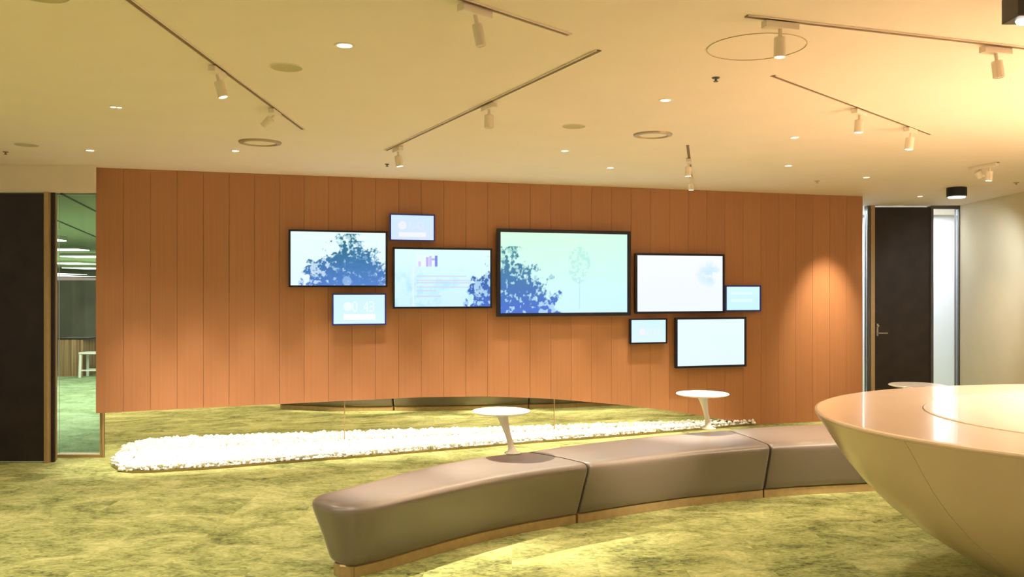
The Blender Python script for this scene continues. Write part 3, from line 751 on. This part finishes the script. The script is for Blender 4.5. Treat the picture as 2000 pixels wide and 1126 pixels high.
DL = [('brightest downlight, upper left of centre', 673, 88, .042, 50), ('downlight between the middle track and the right track', 1300, 195, .036, 60),
 ('downlight above the left end of the copper wall', 176, 293, .036, 40), ('downlight just left of the middle ring fitting', 460, 294, .034, 110),
 ('downlight below the middle beige speaker', 1103, 294, .034, 120), ('downlight low in the ceiling, left of the steep short track', 1192, 327, .034, 110),
 ('downlight upper of a pair right of the steep short track', 1552, 268, .034, 60), ('downlight lower of a pair right of the steep short track', 1540, 323, .034, 60),
 ('faint downlight above the right end of the copper wall', 1692, 346, .034, 20), ('faint downlight above the dark right door', 1797, 383, .034, 60),
 ('left one of a tiny twin downlight at the left', 221, 208, .020, 40), ('right one of a tiny twin downlight at the left', 233, 209, .018, 40)]
for lb, x, y, r, pw_ in DL: downlight(lb, x, y, r, True, pw_)
def disc_fit(name, label, cat, x, y, wpx, ring=False, m=None, group=None):
    p = C_(x, y); r = wpx/2/F*p.y; t = thing(name, label, cat, (p.x, p.y, CZ), 0, group)
    if ring:
        bm = lathe([(r*.74, -.004), (r*.78, -.016), (r*.97, -.012), (r, -.0006), (r*.74, -.0006)], 48, caps=False); v = list(bm.verts)
        for i in range(48): bm.faces.new((v[i], v[(i+1) % 48], v[4*48+(i+1) % 48], v[4*48+i]))
        obj('ring', bm, M_ring, t); obj('disc', lathe([(r*.73, -.006), (r*.73, -.0007)], 48), M_ceil, t)
    else:
        obj('grille', lathe([(r*.94, -.006), (r*.96, -.0006)], 48), m or M_grille, t)
        bm = lathe([(r*.965, -.006), (r, -.004), (r*1.01, -.0006), (r*.965, -.0006)], 48, caps=False); v = list(bm.verts)
        for i in range(48): bm.faces.new((v[i], v[(i+1) % 48], v[144+(i+1) % 48], v[144+i]))
        obj('rim', bm, M_head, t)
sg = 'round beige ceiling speakers'
disc_fit('ceiling_speaker', 'round beige speaker right of the long left track', 'speaker', 560, 131, 62, group=sg)
disc_fit('ceiling_speaker', 'round beige speaker flat in the ceiling at the far left', 'speaker', 52, 282, 46, group=sg)
disc_fit('ceiling_speaker', 'round beige speaker between middle track and right ring', 'speaker', 1121, 246, 46, group=sg)
disc_fit('ceiling_speaker', 'round beige speaker cut by the upper left edge', 'speaker', 82, -12, 100, group=sg)
disc_fit('ceiling_ring_fitting', 'round ceiling fitting with raised ring below the left track', 'ceiling fitting', 508, 277, 82, True)
disc_fit('ceiling_ring_fitting', 'round ceiling fitting with raised ring right of the speaker', 'ceiling fitting', 1275, 262, 76, True)
# thin circle
p = C_(1477, 92); r = 95/F*p.y
bm = lathe([(r-.004, -.003), (r, -.003), (r, -.0005), (r-.004, -.0005)], 72, caps=False); v = list(bm.verts)
for i in range(72): bm.faces.new((v[i], v[(i+1) % 72], v[216+(i+1) % 72], v[216+i]))
for v_ in bm.verts: v_.co.x += p.x; v_.co.y += p.y; v_.co.z += CZ
tag(obj('ceiling_circle', bm, mat('thin_circle_tan', (.62, .47, .27), .7)), 'large thin tan circle on the ceiling around the upper right spotlight', 'ceiling fitting')
for lb, x, y, r, m in (('tiny dark red sensor at the far left of the ceiling', 11, 296, .022, M_slot), ('tiny grey sprinkler left of the bright middle spotlight', 756, 320, .020, M_gframe),
   ('small dark sprinkler below the thin ceiling circle', 1398, 151, .022, M_gframe), ('faint sprinkler above the right part of the copper wall', 1596, 353, .028, M_grille), ('faint sensor at the far right edge of the ceiling', 1985, 356, .028, M_grille)):
    p = C_(x, y); t = thing('sprinkler', lb, 'sprinkler', (p.x, p.y, CZ), 0, 'sprinklers and sensors')
    obj('escutcheon', lathe([(r, -.0006), (r*.9, -.006), (r*.4, -.008)], 20), m, t); obj('nozzle', lathe([(.006, -.0081), (.007, -.02), (.014, -.022), (.014, -.024)], 12), m, t)
def black_lamp(label, x0, x1, y0, r):
    p = C_((x0+x1)/2, y0); w = (x1-x0)/2/F*p.y
    t = thing('black_ceiling_lamp', label, 'ceiling light', (p.x, p.y, CZ), 0, 'black ceiling lamps at the right')
    obj('housing', lathe([(w*.95, -.0006), (w, -.01), (w, -.10), (w*.9, -.105)], 32), M_black, t)
    obj('diffuser', lathe([(w*.86, -.106), (w*.80, -.118)], 32), M_lens, t)
    return p
p = black_lamp('small black cylinder lamp near the corner of the cream wall', 1850, 1887, 366, 0)
spot('black_lamp_beam', (p.x, p.y, CZ-.14), (RX+.02, YR-.35, 1.2), 80, 85, .8, (.80, .90, 1.0))
q = P(1984, 2, CZ-.02)
t = thing('black_square_spotlight', 'black box spotlight with a bright lens in the top right corner', 'spotlight', (q.x+.02, q.y, CZ))
obj('housing', B(-.05, .075, -.07, .05, -.10, -.0006), M_black, t, bevel=.003); obj('lens', lathe([(.036, -.1005), (.030, -.112)], 24, M=Matrix.Translation((.012, -.01, 0))), M_lens, t)
# spot that makes the scallop on the right of the copper wall
q = wall_pt(wall_s(1610), CZ-.02, .8)
spot('wall_washer', q, wall_pt(wall_s(1606), 1.05, .03), 230, 46, 1.0, (1, .86, .60))
# strong beams on the pebble bed
for x in (270, 380, 500, 620, 740, 860, 980, 1100, 1220, 1340):
    q = wall_pt(wall_s(x), CZ-.03, .62); spot('bed_beam', q, wall_pt(wall_s(x), 0, .38), 230, 36, .9, (1, .90, .72))
